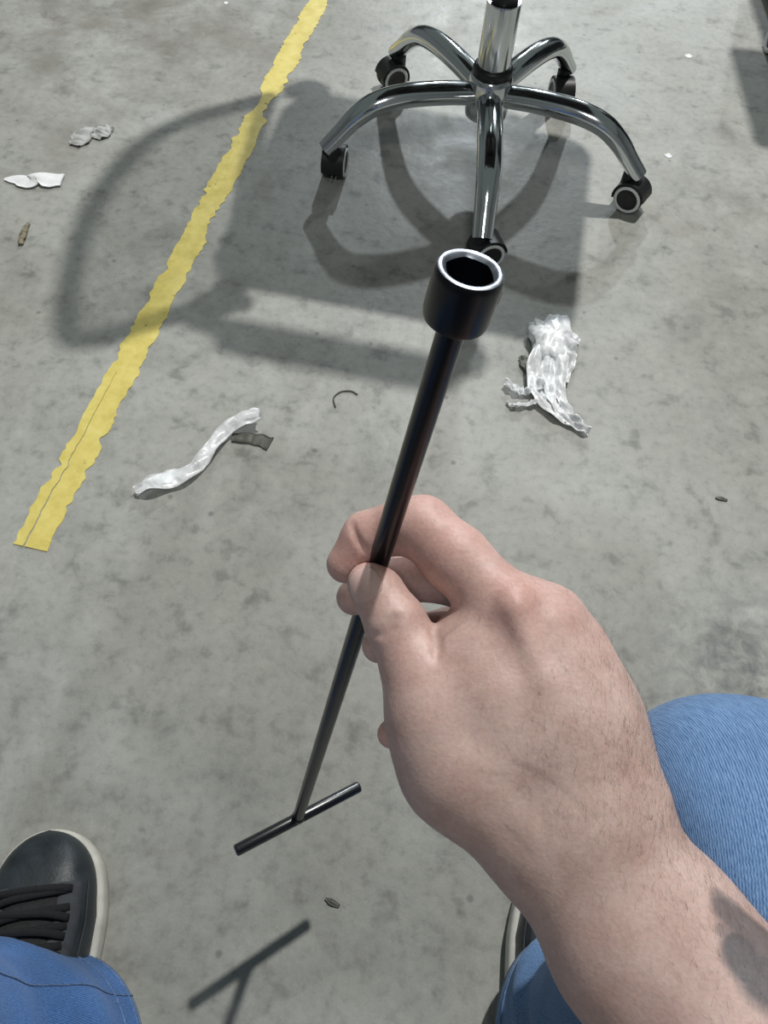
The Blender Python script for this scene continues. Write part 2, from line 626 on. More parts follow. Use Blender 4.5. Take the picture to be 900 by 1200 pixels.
def build_chair():
    t = thing('office_chair', (CX, CY, 0), 'office chair with chrome five-arm base and white-ringed casters', 'chair')
    c = np.array([CX, CY, 0])
    # hub and gas column
    o = obj('hub', *lathe([(.030, .092), (.036, .096), (.0375, .105), (.0375, .158), (.034, .165), (.030, .167)], c, (0, 0, 1), 40), 'chrome', t)
    sharp(o, 40)
    obj('column_collar', *lathe([(.030, .160), (.0335, .162), (.0335, .176), (.031, .180), (.028, .181)], c, (0, 0, 1), 40), 'black', t)
    sharp(obj('gas_column', *lathe([(.0275, .170), (.0275, .274), (.0265, .278)], c, (0, 0, 1), 40), 'chrome', t), 40)
    obj('column_sleeve', *lathe([(.0205, .272), (.021, .274), (.021, .42), (.019, .422)], c, (0, 0, 1), 32), 'black', t)
    # arms and casters
    swivel = [200, 150, 100, 30, 265]
    for k in range(5):
        a = math.radians(-88.9 + 72 * k)
        u = np.array([math.cos(a), math.sin(a), 0])
        prof = smooth_path([(.030, .134, .0205), (.085, .140, .0212), (.15, .141, .0212), (.200, .132, .0205), (.235, .111, .0192), (.263, .084, .0175), (.286, .062, .0165)], 30)
        pts = [c + u * p[0] + np.array([0, 0, p[1]]) for p in prof]
        V, F = tube(pts, prof[:, 2], 20, True, 0.86)
        sharp(obj('base_arm', V, F, 'chrome', t), 60)
        tip = c + u * .272
        sw = math.radians(swivel[k])
        e = np.array([math.cos(sw), math.sin(sw), 0])        # rolling direction
        s = np.array([-e[1], e[0], 0])                       # axle
        axle = tip - e * .014 + np.array([0, 0, .0265])
        # hood: a curved cover across both wheels, plus the stem socket
        hv = []
        hf = []
        qs = np.linspace(-.25, PI * .95, 14)
        for q in qs:
            for (rr, ww) in ((.0295, -.019), (.0295, .019), (.0265, .019), (.0265, -.019)):
                hv.append(axle + e * (rr * math.cos(q)) + np.array([0, 0, rr * math.sin(q)]) + s * ww)
        for i in range(len(qs) - 1):
            for j in range(4):
                hf.append((i * 4 + j, i * 4 + (j + 1) % 4, i * 4 + 4 + (j + 1) % 4, i * 4 + 4 + j))
        hf += [(3, 2, 1, 0), tuple(len(hv) - 4 + j for j in range(4))]
        core = lathe([(.0245, -.0035), (.0245, .0035)], axle, s, 24)
        stem = lathe([(.0125, .040), (.0125, .064), (.007, .066), (.007, .085)], tip + np.array([0, 0, 0.0]), (0, 0, 1), 20)
        hood = obj('caster', *merge((np.array(hv), hf), core, stem), 'black', t)
        sharp(hood, 40)
        for sd in (-1, 1):
            w = obj('wheel', *lathe([(.008, .004), (.0235, .0045), (.0262, .008), (.0262, .017), (.024, .0195), (.0185, .0195), (.0175, .0185), (.006, .0195), (.003, .0195)],
                                    axle, s * sd, 32), 'black', hood)
            obj('wheel_ring', *lathe([(.0232, .0185), (.0245, .0198), (.0235, .0212), (.0195, .0212), (.0188, .0200), (.0192, .0185)], axle, s * sd, 32, False, False), 'ring', w)
    # mechanism under the seat
    obj('seat_mechanism', *rounded_slab(CX, CY, .11, .07, .02, .41, .496), 'black', t)
    # upper chair faces +x, turned a few degrees towards the camera
    def turn(V, a=-6.5):
        V = np.array(V, float)
        q = math.radians(a)
        d = V - (CX, CY, 0)
        out = V.copy()
        out[:, 0] = CX + d[:, 0] * math.cos(q) - d[:, 1] * math.sin(q)
        out[:, 1] = CY + d[:, 0] * math.sin(q) + d[:, 1] * math.cos(q)
        return out
    UP = np.array([.016, .026, .062])
    v, f = rounded_slab(.090, 1.310, .262, .238, .06, .432, .495, .018)
    obj('seat', turn(v) + UP, f, 'black_fabric', t)
    # backrest frame: loop in a plane leaning back, open-mesh fabric inside
    loop = smooth_path([(-.135, 1.062, .45), (-.20, 1.066, .56), (-.245, 1.072, .70), (-.268, 1.12, .765), (-.288, 1.325, .790), (-.268, 1.47, .765), (-.238, 1.530, .70), (-.205, 1.545, .56), (-.18, 1.55, .45)], 60) + UP
    V, F = tube(loop, .0165, 12, True, 1.0)
    obj('back_frame', V, F, 'black', t)
    obj('back_lower_rail', *tube(smooth_path([(-.145, 1.066, .47), (-.175, 1.31, .47), (-.18, 1.548, .47)], 16) + UP, .016, 12), 'black', t)
    nn = 30
    half = loop[:nn]
    other = loop[::-1][:nn]
    V, F = [], []
    for i in range(nn):
        for j in range(11):
            w = j / 10
            p = half[i] * (1 - w) + other[i] * w
            p = p + np.array([-.02 * math.sin(PI * w), 0, 0])
            V.append(p)
    for i in range(nn - 1):
        for j in range(10):
            F.append((i * 11 + j, i * 11 + j + 1, i * 11 + 12 + j, i * 11 + 11 + j))
    obj('back_mesh', V, F, 'mesh', t)
    # armrests: flat loop frames with a pad
    for sd, y in ((-1, 1.062), (1, 1.585)):
        path = smooth_path([(-.12, y - sd * .04, .45), (-.135, y, .48), (-.135, y, .60), (-.07, y, .638), (.10, y, .645), (.205, y, .632), (.232, y, .58), (.205, y, .49), (.17, y - sd * .04, .45)], 50)
        v, f = tube(path, .024, 14, True, .5, hint=(0, 1, 0))
        obj('armrest_frame', turn(v) + UP, f, 'black', t)
        v, f = rounded_slab(.075, y, .16, .030, .028, .648, .672, .008)
        obj('armrest_pad', turn(v) + UP, f, 'black_fabric', t)


build_chair()


# ------------------------------------------------------------------ rolling cabinet at the right edge
def build_cabinet():
    x0, y0 = 0.755, 1.66
    t = thing('rolling_cabinet', (x0 + .2, y0 + .25, 0), 'black steel cabinet on white-ringed casters at the right edge of the photo', 'cabinet')
    obj('cabinet_body', *rounded_slab(x0 + .2, y0 + .27, .20, .27, .01, .095, .68, .006), 'cabinet', t)
    obj('cabinet_plinth', *rounded_slab(x0 + .215, y0 + .27, .185, .255, .01, .075, .097, .004), 'cabinet', t)
    obj('cabinet_top', *rounded_slab(x0 + .185, y0 + .115, .252, .15, .008, .68, .705, .004), 'cabinet', t)
    for k in range(4):
        dr = obj('drawer', *rounded_slab(x0 + .2, y0 - .006, .185, .008, .006, .115 + k * .137, .242 + k * .137, .003), 'cabinet', t)
        obj('handle', *tube([(x0 + .12, y0 - .012, .215 + k * .137), (x0 + .12, y0 - .03, .215 + k * .137), (x0 + .28, y0 - .03, .215 + k * .137), (x0 + .28, y0 - .012, .215 + k * .137)], .006, 10), 'chrome', dr)
    for (px, py) in ((-.008, .13), (.03, .50), (.36, .05), (.36, .50)):
        ax = np.array([x0 + px, y0 + py, .030])
        s = np.array([1.0, 0, 0])
        h = obj('caster', *merge(lathe([(.02, .062), (.02, .078)], (ax[0], ax[1], 0), (0, 0, 1), 20),
                                 tube([ax + (-.0, .006, .042), ax + (0, .02, .03), ax + (0, .026, .012)], [.018, .017, .012], 12)), 'black', t)
        for sd in (-1, 1):
            w = obj('wheel', *lathe([(.01, .003), (.028, .004), (.030, .008), (.030, .016), (.027, .019), (.004, .019)], ax, s * sd, 28), 'black', h)
            obj('wheel_ring', *lathe([(.0275, .0185), (.0290, .0200), (.0280, .0220), (.020, .0220), (.019, .0200), (.0195, .0185)], ax, s * sd, 28, False, False), 'ring', w)


build_cabinet()

# ------------------------------------------------------------------ T-handle socket wrench
T_TOP = at(552, 314, .225)
T_JOIN = at(349, 959, .65)
T_AX = unit(T_TOP - T_JOIN)
SHAFT_R = 0.0047


def build_wrench():
    t = thing('socket_wrench', tuple(T_JOIN), 'long black T-handle socket wrench held upright in the hand', 'wrench')
    L = np.linalg.norm(T_TOP - T_JOIN)
    sl = .0195                                # socket length
    # shaft
    o = obj('shaft', *lathe([(SHAFT_R, .002), (SHAFT_R, L - sl + .004)], T_JOIN, T_AX, 32), 'oxide', t)
    sharp(o, 40)
    # weld bead where the shaft meets the bar
    obj('weld', *lathe([(.0050, .000), (.0058, .003), (.0055, .0060), (SHAFT_R * .99, .009)], T_JOIN, T_AX, 24), 'oxide', t)
    # cross bar
    b0, b1 = at(275.5, 996.5, .625), at(421.5, 920.5, .675)
    bd = unit(b1 - b0)
    bd = unit(bd - T_AX * (bd @ T_AX))
    ln = np.linalg.norm(b1 - b0)
    r = .0050
    prof = [(r * .72, 0), (r * .92, .0006), (r, .0018), (r, ln - .0018), (r * .92, ln - .0006), (r * .72, ln)]
    o = obj('cross_bar', *lathe(prof, T_JOIN - bd * ln * .5 + (b0 + b1 - 2 * T_JOIN) @ bd * .5 * bd, bd, 28), 'bar_steel', t)
    sharp(o, 50)
    # socket: outer body, bevelled mouth, hexagonal bore
    base = T_JOIN + T_AX * (L - sl)
    R = .0108
    n = 60
    x, y, a = frame(T_AX)
    ang = np.linspace(0, 2 * PI, n, endpoint=False)
    circ = np.ones(n)
    hexr = []
    for q in ang:
        w = (q + .35) % (PI / 3) - PI / 6
        hexr.append(.5 * min(math.cos(PI / 6) / math.cos(w) * 1.08, 1.06) + .51)
    hexr = np.array(hexr)
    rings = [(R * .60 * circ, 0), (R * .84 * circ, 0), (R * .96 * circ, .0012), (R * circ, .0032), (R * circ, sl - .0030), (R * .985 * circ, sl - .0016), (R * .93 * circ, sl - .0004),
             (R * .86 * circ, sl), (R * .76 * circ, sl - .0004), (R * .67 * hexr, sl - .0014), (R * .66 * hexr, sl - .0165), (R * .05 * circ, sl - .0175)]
    def skin_rings(rs, c0, c1):
        V = np.concatenate([base + a * h + rr[:, None] * (np.cos(ang)[:, None] * x + np.sin(ang)[:, None] * y) for rr, h in rs])
        F = [(i * n + k, i * n + (k + 1) % n, (i + 1) * n + (k + 1) % n, (i + 1) * n + k) for i in range(len(rs) - 1) for k in range(n)]
        if c0:
            F.append(tuple(range(n))[::-1])
        if c1:
            F.append(tuple(range((len(rs) - 1) * n, len(rs) * n)))
        return V, F
    o = obj('socket', *merge(skin_rings(rings[:7], True, False), skin_rings(rings[9:], False, True)), 'oxide', t)
    sharp(o, 32)
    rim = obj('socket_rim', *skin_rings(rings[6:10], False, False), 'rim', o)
    rim['label'] = 'bevelled mouth of the socket, its reflection put into the colour'
    o['label'] = 'socket head with bevelled mouth'


build_wrench()


# ------------------------------------------------------------------ signed-distance sculpting
def round_cone(P, a, b, r1, r2):
    ba = b - a
    l2 = ba @ ba
    rr = r1 - r2
    a2 = l2 - rr * rr
    if a2 <= 1e-12:
        return np.linalg.norm(P - a, axis=1) - r1
    il2 = 1.0 / l2
    pa = P - a
    y = pa @ ba
    z = y - l2
    x2 = np.sum((pa * l2 - y[:, None] * ba) ** 2, axis=1)
    y2 = y * y * l2
    z2 = z * z * l2
    k = np.sign(rr) * rr * rr * x2
    d = (np.sqrt(x2 * a2 * il2) + y * rr) * il2 - r1
    m1 = np.sign(z) * a2 * z2 > k
    d = np.where(m1, np.sqrt(x2 + z2) * il2 - r2, d)
    m2 = (np.sign(y) * a2 * y2 < k) & ~m1
    d = np.where(m2, np.sqrt(x2 + y2) * il2 - r1, d)
    return d


def smin(a, b, k):
    h = np.maximum(k - np.abs(a - b), 0) / k
    return np.minimum(a, b) - h * h * h * k / 6.0


def surface_nets(fn, lo, hi, h, prim_dist):
    """polygonise fn(points)->distance on a grid of cell h, evaluated only near the surface"""
    lo = np.asarray(lo, float)
    B = 10
    nb = np.ceil((np.asarray(hi) - lo) / (h * B)).astype(int)
    n = nb * B + 1
    D = np.full(n, 1.0, np.float32)
    ii = np.stack(np.meshgrid(*[np.arange(k) for k in nb], indexing='ij'), -1).reshape(-1, 3)
    cen = lo + (ii * B + B / 2) * h
    dc = np.concatenate([fn(c) for c in np.array_split(cen, max(1, len(cen) // 40000))])
    near = np.abs(dc) < B * h * 0.87 + 0.004
    g = np.stack(np.meshgrid(*[np.arange(B + 1)] * 3, indexing='ij'), -1).reshape(-1, 3)
    for q in ii[dc <= -(B * h * 0.87 + 0.004)]:
        a = q * B
        D[a[0]:a[0] + B + 1, a[1]:a[1] + B + 1, a[2]:a[2] + B + 1] = -1.0
    blocks = ii[near]
    rad = B * h * .87
    pd = prim_dist(cen[near])
    keep = pd < pd.min(0) + 2 * rad + .024
    for q, m in zip(blocks, keep.T):
        idx = q * B + g
        D[idx[:, 0], idx[:, 1], idx[:, 2]] = fn(lo + idx * h, m)
    ins = D < 0
    cs = [ins[i:n[0] - 1 + i, j:n[1] - 1 + j, k:n[2] - 1 + k] for i in (0, 1) for j in (0, 1) for k in (0, 1)]
    cnt = sum(c.astype(np.int8) for c in cs)
    act = (cnt > 0) & (cnt < 8)
    cells = np.argwhere(act)
    vid = np.full(act.shape, -1, np.int64)
    vid[act] = np.arange(len(cells))
    acc = np.zeros((len(cells), 3))
    w = np.zeros(len(cells))
    corners = [np.array((i, j, k)) for i in (0, 1) for j in (0, 1) for k in (0, 1)]
    for c0 in corners:
        for ax in range(3):
            if c0[ax] == 0:
                c1 = c0.copy()
                c1[ax] = 1
                p0 = cells + c0
                p1 = cells + c1
                d0 = D[p0[:, 0], p0[:, 1], p0[:, 2]]
                d1 = D[p1[:, 0], p1[:, 1], p1[:, 2]]
                m = (d0 < 0) != (d1 < 0)
                t = np.where(m, d0 / np.where(m, d0 - d1, 1), 0)
                acc += np.where(m[:, None], c0 + t[:, None] * (c1 - c0), 0)
                w += m
    V = lo + (cells + acc / w[:, None]) * h
    F = []
    for ax in range(3):
        o1, o2 = [(1, 2), (2, 0), (0, 1)][ax]
        sl0 = [slice(None)] * 3
        sl1 = [slice(None)] * 3
        sl0[ax] = slice(0, n[ax] - 1)
        sl1[ax] = slice(1, n[ax])
        diff = ins[tuple(sl0)] != ins[tuple(sl1)]
        e = np.argwhere(diff)
        e = e[(e[:, o1] > 0) & (e[:, o2] > 0) & (e[:, o1] < n[o1] - 1) & (e[:, o2] < n[o2] - 1)]
        flip = ~ins[e[:, 0], e[:, 1], e[:, 2]]
        q = []
        for (s1, s2) in ((1, 1), (0, 1), (0, 0), (1, 0)):
            c = e.copy()
            c[:, o1] -= s1
            c[:, o2] -= s2
            q.append(vid[c[:, 0], c[:, 1], c[:, 2]])
        q = np.stack(q, 1)
        q[flip] = q[flip][:, ::-1]
        F.append(q)
    F = np.concatenate(F)
    F = F[(F >= 0).all(1)]
    return V, F


def fast_obj(name, V, F, mat, parent=None, origin=(0, 0, 0)):
    me = bpy.data.meshes.new(name)
    off = world_of(parent) if parent is not None else np.asarray(origin, float)
    me.vertices.add(len(V))
    me.vertices.foreach_set('co', (np.asarray(V) - off).astype(np.float32).ravel())
    me.loops.add(F.size)
    me.loops.foreach_set('vertex_index', F.astype(np.int32).ravel())
    me.polygons.add(len(F))
    me.polygons.foreach_set('loop_start', np.arange(0, F.size, 4, dtype=np.int32))
    me.polygons.foreach_set('loop_total', np.full(len(F), 4, dtype=np.int32))
    me.update(calc_edges=True)
    me.validate()
    me.polygons.foreach_set('use_smooth', [True] * len(me.polygons))
    me.materials.append(M[mat])
    o = bpy.data.objects.new(name, me)
    col.objects.link(o)
    if parent is not None:
        o.parent = parent
    else:
        o.location = off
    return o


def relax(V, F, it=2, lam=0.5):
    E = np.concatenate([F[:, [0, 1]], F[:, [1, 2]], F[:, [2, 3]], F[:, [3, 0]]])
    deg = np.bincount(E.ravel(), minlength=len(V)).astype(float)
    for i in range(it):
        for l in (lam, -lam * 1.04):
            S = np.zeros_like(V)
            for k in range(3):
                S[:, k] = np.bincount(E[:, 0], V[E[:, 1], k], len(V)) + np.bincount(E[:, 1], V[E[:, 0], k], len(V))
            V = V + l * (S / deg[:, None] - V)
    return V


# ------------------------------------------------------------------ the person: arm and hand
def W(p):
    """(px, py, depth, radius px) -> world point, radius"""
    return at(p[0], p[1], p[2]), p[3] * p[2] / FPX


def build_arm():
    def chain(pts):
        q = [W(p) for p in pts]
        return [(q[i][0], q[i + 1][0], q[i][1], q[i + 1][1]) for i in range(len(q) - 1)]
    elbow = np.array([.285, -.165, .545])
    shoulder = np.array([.235, -.34, .80])
    # forearm, two parallel bones so that the wrist is wide and flat
    fa = chain([(646, 994, .309, 62), (722, 1120, .300, 66)]) + chain([(701, 955, .311, 56), (790, 1072, .302, 61)]) \
        + chain([(678, 972, .310, 64), (756, 1094, .299, 74)])
    e0, r0 = W((722, 1120, .300, 66))
    e1, r1 = W((794, 1070, .302, 62))
    e2, r2 = W((756, 1094, .299, 74))
    mid = (e0 + e1) / 2 * .45 + elbow * .55
    fa += [(e0, mid + (-.010, -.008, -.004), r0, .036), (e1, mid + (.012, .010, 0), r1, .036), (e2, mid + (0, 0, .004), r2, .040),
           (mid + (-.010, -.008, -.004), elbow, .036, .037), (mid + (.012, .010, 0), elbow, .036, .037), (mid, elbow, .040, .037),
           (elbow, elbow * .5 + shoulder * .5, .038, .044), (elbow * .5 + shoulder * .5, shoulder, .044, .052)]
    palm = chain([(664, 940, .312, 52), (640, 850, .315, 46), (592, 716, .324, 39)]) \
        + chain([(690, 930, .312, 50), (672, 845, .318, 46), (640, 730, .327, 38)]) \
        + chain([(696, 935, .315, 44), (683, 850, .324, 41), (668, 762, .335, 33)]) \
        + chain([(692, 940, .325, 42), (688, 875, .338, 40), (680, 805, .349, 29)]) \
        + chain([(640, 945, .325, 50), (580, 850, .333, 52), (566, 760, .340, 46)])
    thenar = chain([(626, 985, .314, 54), (541, 898, .318, 63), (512, 838, .321, 49), (497, 795, .323, 42)])
    web = chain([(540, 820, .330, 46), (555, 760, .334, 42)]) + chain([(606, 868, .311, 44), (578, 815, .315, 44), (556, 768, .3225, 40)])
    thumb = chain([(505, 815, .322, 44), (483, 772, .325, 37.5), (464, 731, .329, 35), (443, 695, .334, 29), (431, 683, .3365, 24)])
    index = chain([(594, 715, .325, 40), (535, 655, .334, 39), (495, 618, .3415, 36), (470, 617, .345, 31), (431, 629, .350, 29), (405, 661, .351, 22.5)])
    middle = chain([(640, 735, .330, 38), (570, 690, .352, 35), (512, 672, .371, 32), (450, 680, .374, 28), (415, 700, .370, 21)])
    ring = chain([(672, 775, .337, 33), (600, 745, .366, 32), (535, 742, .387, 31), (475, 748, .383, 26), (444, 757, .374, 20)])
    pinky = chain([(690, 815, .350, 29), (640, 820, .374, 27), (570, 836, .386, 25), (500, 848, .378, 22), (459, 860, .366, 17)])
    # knuckle heads, tendons, veins
    knob = [(W((600, 705, .3135, 20)), W((594, 715, .315, 18))), (W((650, 721, .3235, 29)), W((646, 733, .325, 28))),
            (W((681, 767, .335, 26)), W((678, 776, .337, 26)))]
    tendon = chain([(668, 905, .2975, 8), (636, 800, .3020, 8), (604, 716, .3075, 9)]) + chain([(690, 900, .3005, 7), (668, 800, .3060, 7), (650, 735, .3120, 8)])
    vein = chain([(610, 860, .3035, 7), (640, 905, .2975, 8), (675, 935, .2950, 8)]) + chain([(540, 880, .3005, 9), (590, 935, .2985, 9), (640, 985, .2925, 8)])
    styloid = [(W((724, 930, .312, 36)), W((736, 946, .311, 36)))]

    groups = [(fa, .022, None), (palm, .032, None), (thenar, .024, None), (web, .016, None),
              ([(a[0], b[0], a[1], b[1]) for a, b in knob], .007, None), ([(a[0], b[0], a[1], b[1]) for a, b in styloid], .020, None),
              (tendon, .010, None), (vein, .008, None),
              (thumb, .006, .0075), (index, .006, .0085), (middle, .006, .006), (ring, .006, .006), (pinky, .006, .006)]
    flat = [p for g_ in groups for p in g_[0]]

    def sd(P, keep=None):
        d = None
        n_ = 0
        fingers = []
        for prims, k, kk in groups:
            q = None
            for a, b, r1_, r2_ in prims:
                n_ += 1
                if keep is not None and not keep[n_ - 1]:
                    continue
                w = round_cone(P, a, b, r1_, r2_)
                if kk is None:
                    d = w if d is None else smin(d, w, k)
                else:
                    q = w if q is None else smin(q, w, k)
            if q is not None:
                fingers.append((q, kk))
        # each finger melts into the palm but not into its neighbours
        out = [q if d is None else smin(d, q, kk) for q, kk in fingers]
        for q in out:
            d = q if d is None else smin(d, q, .0012)
        d = np.full(len(P), 1.0) if d is None else d
        for (a, b, r_) in creases:
            if np.min(np.linalg.norm(P - (a + b) / 2, axis=1)) > .03:
                continue
            h_ = -(round_cone(P, a, b, r_, r_))
            d = -smin(-d, -h_, .0030)
        return d
    creases = []

    def prim_dist(C_):
        return np.stack([round_cone(C_, a, b, r1_, r2_) for a, b, r1_, r2_ in flat])

    def hit(px, py, d0=.24):
        d_ = d0
        for _ in range(60):
            e = sd(at(px, py, d_)[None])[0]
            if e < 2e-4:
                break
            d_ += e * .7
        return at(px, py, d_)
    new = []
    for line, r_ in (([(412, 614), (417, 630), (428, 645)], .0011), ([(447, 738), (457, 733), (466, 724)], .0009), ([(452, 728), (460, 722)], .0008),
                     ([(436, 745), (449, 744), (462, 737)], .0008), ([(508, 738), (511, 748), (512, 758), (511, 769)], .0015)):
        pp = [hit(*q) for q in line]
        new += [(pp[i], pp[i + 1], r_) for i in range(len(pp) - 1)]
    creases += new
    allp = fa + palm + thumb + index + middle + ring + pinky
    pts = np.array([p[i] for p in allp for i in (0, 1)])
    lo = pts.min(0) - .065
    hi = pts.max(0) + .065
    V, F = surface_nets(sd, lo, hi, .00125, prim_dist)
    V = relax(V, F, 2)
    root = thing('person', (0.0, -.30, 0), 'seated person in blue jeans and black sneakers whose bare hand holds the wrench', 'person')
    o = fast_obj('arm', V, F, 'skin', root)
    # skin tone: pinker fingers and knuckles, faded blue-black tattoo on the outer forearm
    tone = np.tile(np.array([0.56, 0.405, 0.37]), (len(V), 1))

    def blob(p, r):
        d = np.linalg.norm(V - p, axis=1)
        return np.exp(-(d / r) ** 2)
    red = np.zeros(len(V))
    for (p, r, s) in (((604, 690, .312), .022, .8), ((655, 712, .315), .016, .6), ((690, 745, .325), .014, .6), ((520, 625, .33), .035, .75), ((420, 640, .34), .03, .8),
                      ((480, 770, .31), .022, .35), ((460, 860, .36), .03, .8), ((440, 690, .33), .018, .45), ((520, 670, .36), .03, .6)):
        red = np.maximum(red, s * blob(at(*p), r))
    tone += red[:, None] * (np.array([0.61, 0.365, 0.325]) - tone)
    dn = np.minimum(1, blob(at(640, 980, .29), .06) * .45)
    tone += dn[:, None] * (np.array([0.54, 0.395, 0.345]) - tone)
    ink = np.zeros(len(V))

    def stroke(pts, r, s):
        nonlocal ink
        Q = np.array([at(*p) for p in pts])
        for i in range(len(Q) - 1):
            a, b = Q[i], Q[i + 1]
            u = np.clip(((V - a) @ (b - a)) / ((b - a) @ (b - a)), 0, 1)
            d = np.linalg.norm(V - a - u[:, None] * (b - a), axis=1)
            ink = np.maximum(ink, s * np.clip((1.3 - d / r) * 2.2, 0, 1))
    stroke([(858, 1062, .278), (880, 1085, .278), (912, 1120, .278)], .0065, .75)
    stroke([(848, 1090, .274), (868, 1112, .274), (905, 1140, .274)], .0028, .55)
    stroke([(868, 1118, .272), (880, 1150, .271), (905, 1190, .27)], .0075, .85)
    stroke([(888, 1150, .271), (915, 1200, .27)], .010, .85)
    stroke([(845, 1048, .282), (872, 1066, .282)], .0035, .5)
    tone += ink[:, None] * (np.array([0.075, 0.085, 0.10]) - tone)
    a_ = o.data.attributes.new('tone', 'FLOAT_COLOR', 'POINT')
    a_.data.foreach_set('color', np.concatenate([tone, np.ones((len(V), 1))], 1).astype(np.float32).ravel())
    o['label'] = 'bare forearm and hand, thumb and forefinger pinching the shaft'

    # thumbnail
    tip = at(428, 672, .3255)
    ax = unit(at(428, 672, .3255) - at(452, 716, .3165))
    view = unit(CAM - tip)
    left = unit(np.cross(ax, view) * 1.0)
    nrm = unit(np.cross(left, ax))
    if nrm @ view < 0:
        nrm = -nrm
    nv, nf = [], []
    nu, nw = 13, 13
    cen = at(427, 684, .3255)
    for i in range(nu):
        u = -1 + 2 * i / (nu - 1)
        for j in range(nw):
            w = -1 + 2 * j / (nw - 1)
            ee = .0072 * math.sqrt(max(0, 1 - abs(u) ** 4)) if u < 0 else .0072 * math.sqrt(max(0.0, 1 - abs(u) ** 3.2))
            p = cen + ax * u * .0080 + left * w * ee - nrm * (.0024 * (w * ee / .0072) ** 2 + .0006 * u * u)
            nv.append(p)
    # drape the nail on the skin
    nv = np.array(nv)
    k = len(nv)
    lay = []
    for lift in (.0006, -.0006):
        q = nv.copy()
        for it in range(12):
            dq = sd(q)
            q = q - nrm * (dq - lift)[:, None] * .8
        lay.append(q)
    nv = np.concatenate(lay)
    for i in range(nu - 1):
        for j in range(nw - 1):
            a0 = i * nw + j
            nf.append((a0, a0 + 1, a0 + nw + 1, a0 + nw))
    per = [(i * nw) for i in range(nu)] + [((nu - 1) * nw + j) for j in range(1, nw)] + [(i * nw + nw - 1) for i in range(nu - 2, -1, -1)] + [j for j in range(nw - 2, 0, -1)]
    for i in range(len(per)):
        a0, b0 = per[i], per[(i + 1) % len(per)]
        nf.append((a0, b0, b0 + k, a0 + k))
    obj('thumbnail', nv, nf, 'nail', o)
    return root, o, V, F


PERSON, ARM, ARM_V, ARM_F = build_arm()


def build_hair():
    V, F = ARM_V, ARM_F
    nrm = np.zeros_like(V)
    fn = np.cross(V[F[:, 2]] - V[F[:, 0]], V[F[:, 3]] - V[F[:, 1]])
    for k in range(4):
        for c in range(3):
            nrm[:, c] += np.bincount(F[:, k], fn[:, c], len(V))
    nrm /= np.linalg.norm(nrm, axis=1)[:, None] + 1e-12
    if (nrm * (V - V.mean(0))).sum() < 0:
        nrm = -nrm
    rng = np.random.default_rng(5)
    wrist, fore = at(690, 960, .29), at(840, 1120, .28)
    grow = unit(wrist - fore)
    up = unit(CAM - wrist)
    sidev = unit(np.cross(grow, up))
    if sidev @ _rt < 0:
        sidev = -sidev
    # thicker on the back of the forearm and the outer side of the hand, none on the fingers
    u = (V - wrist) @ grow
    w = (V - wrist) @ sidev
    dens = np.clip(.95 - np.maximum(u, 0) / .06, .04, 1) * (u < .085) * np.clip(.45 + w / .05, .05, 1) * np.clip((nrm @ up) * 1.6, 0, 1) * (u > -.13)
    pick = rng.choice(len(V), 2600, p=dens / dens.sum())
    pv, pf = [], []
    for q in pick:
        n0 = nrm[q]
        d0 = grow * rng.normal(.75, .25) + sidev * rng.normal(.45, .35) + up * rng.normal(0, .1)
        d0 = unit(d0 - n0 * (d0 @ n0))
        L = rng.uniform(.003, .0068)
        sw = rng.normal(0, .25)
        e = np.cross(n0, d0)
        base = len(pv)
        r = .000033
        for k in range(4):
            t = k / 3
            p = V[q] + d0 * L * t + n0 * (.0010 * math.sin(PI * t * .8) + .0002) + e * sw * L * t * t
            rr = r * (1 - .75 * t)
            pv += [p + e * rr, p - e * rr * .5 + n0 * rr * .87, p - e * rr * .5 - n0 * rr * .87]
        for k in range(3):
            for m in range(3):
                pf.append((base + k * 3 + m, base + k * 3 + (m + 1) % 3, base + k * 3 + 3 + (m + 1) % 3, base + k * 3 + 3 + m))
    o = obj('arm_hair', pv, pf, 'hair', ARM)
    o['kind'] = 'stuff'
    o['label'] = 'fine dark hair on the forearm'


build_hair()


# ------------------------------------------------------------------ jeans
def leg_loft(path, folds, nring=110, nseg=96, seed=1, hem_tilt=0.0):
    """rows: x, y, z, radius across, radius along; folds: list of (v, angle, amp, width)"""
    Pth = smooth_path(path, nring)
    P = Pth[:, :3]
    T = np.gradient(P, axis=0)
    T /= np.linalg.norm(T, axis=1)[:, None]
    rng = np.random.default_rng(seed)
    ph = rng.uniform(0, 2 * PI, 12)
    V, UV = [], []
    s = np.concatenate([[0], np.cumsum(np.linalg.norm(np.diff(P, axis=0), axis=1))])
    x = np.array([1.0, 0, 0])
    ang = np.linspace(0, 2 * PI, nseg, endpoint=False)
    for i in range(nring):
        x = unit(x - T[i] * (x @ T[i]))
        y = np.cross(T[i], x)
        rad = np.ones(nseg)
        for (v0, a0, amp, wv, wa, slope) in folds:
            da = np.angle(np.exp(1j * (ang - a0)))
            dv = (s[i] - v0 - slope * da)
            rad += amp * np.exp(-(dv / wv) ** 2) * np.exp(-(da / wa) ** 2)
        rad += .012 * np.sin(3 * ang + ph[0] + 14 * s[i]) + .008 * np.sin(5 * ang + ph[1] - 31 * s[i])
        ring = P[i] + (Pth[i, 3] * rad * np.cos(ang))[:, None] * x + (Pth[i, 4] * rad * np.sin(ang))[:, None] * y
        V.append(ring)
        UV.append(np.stack([ang * .09, np.full(nseg, s[i])], 1))
    return np.array(V), np.array(UV), s


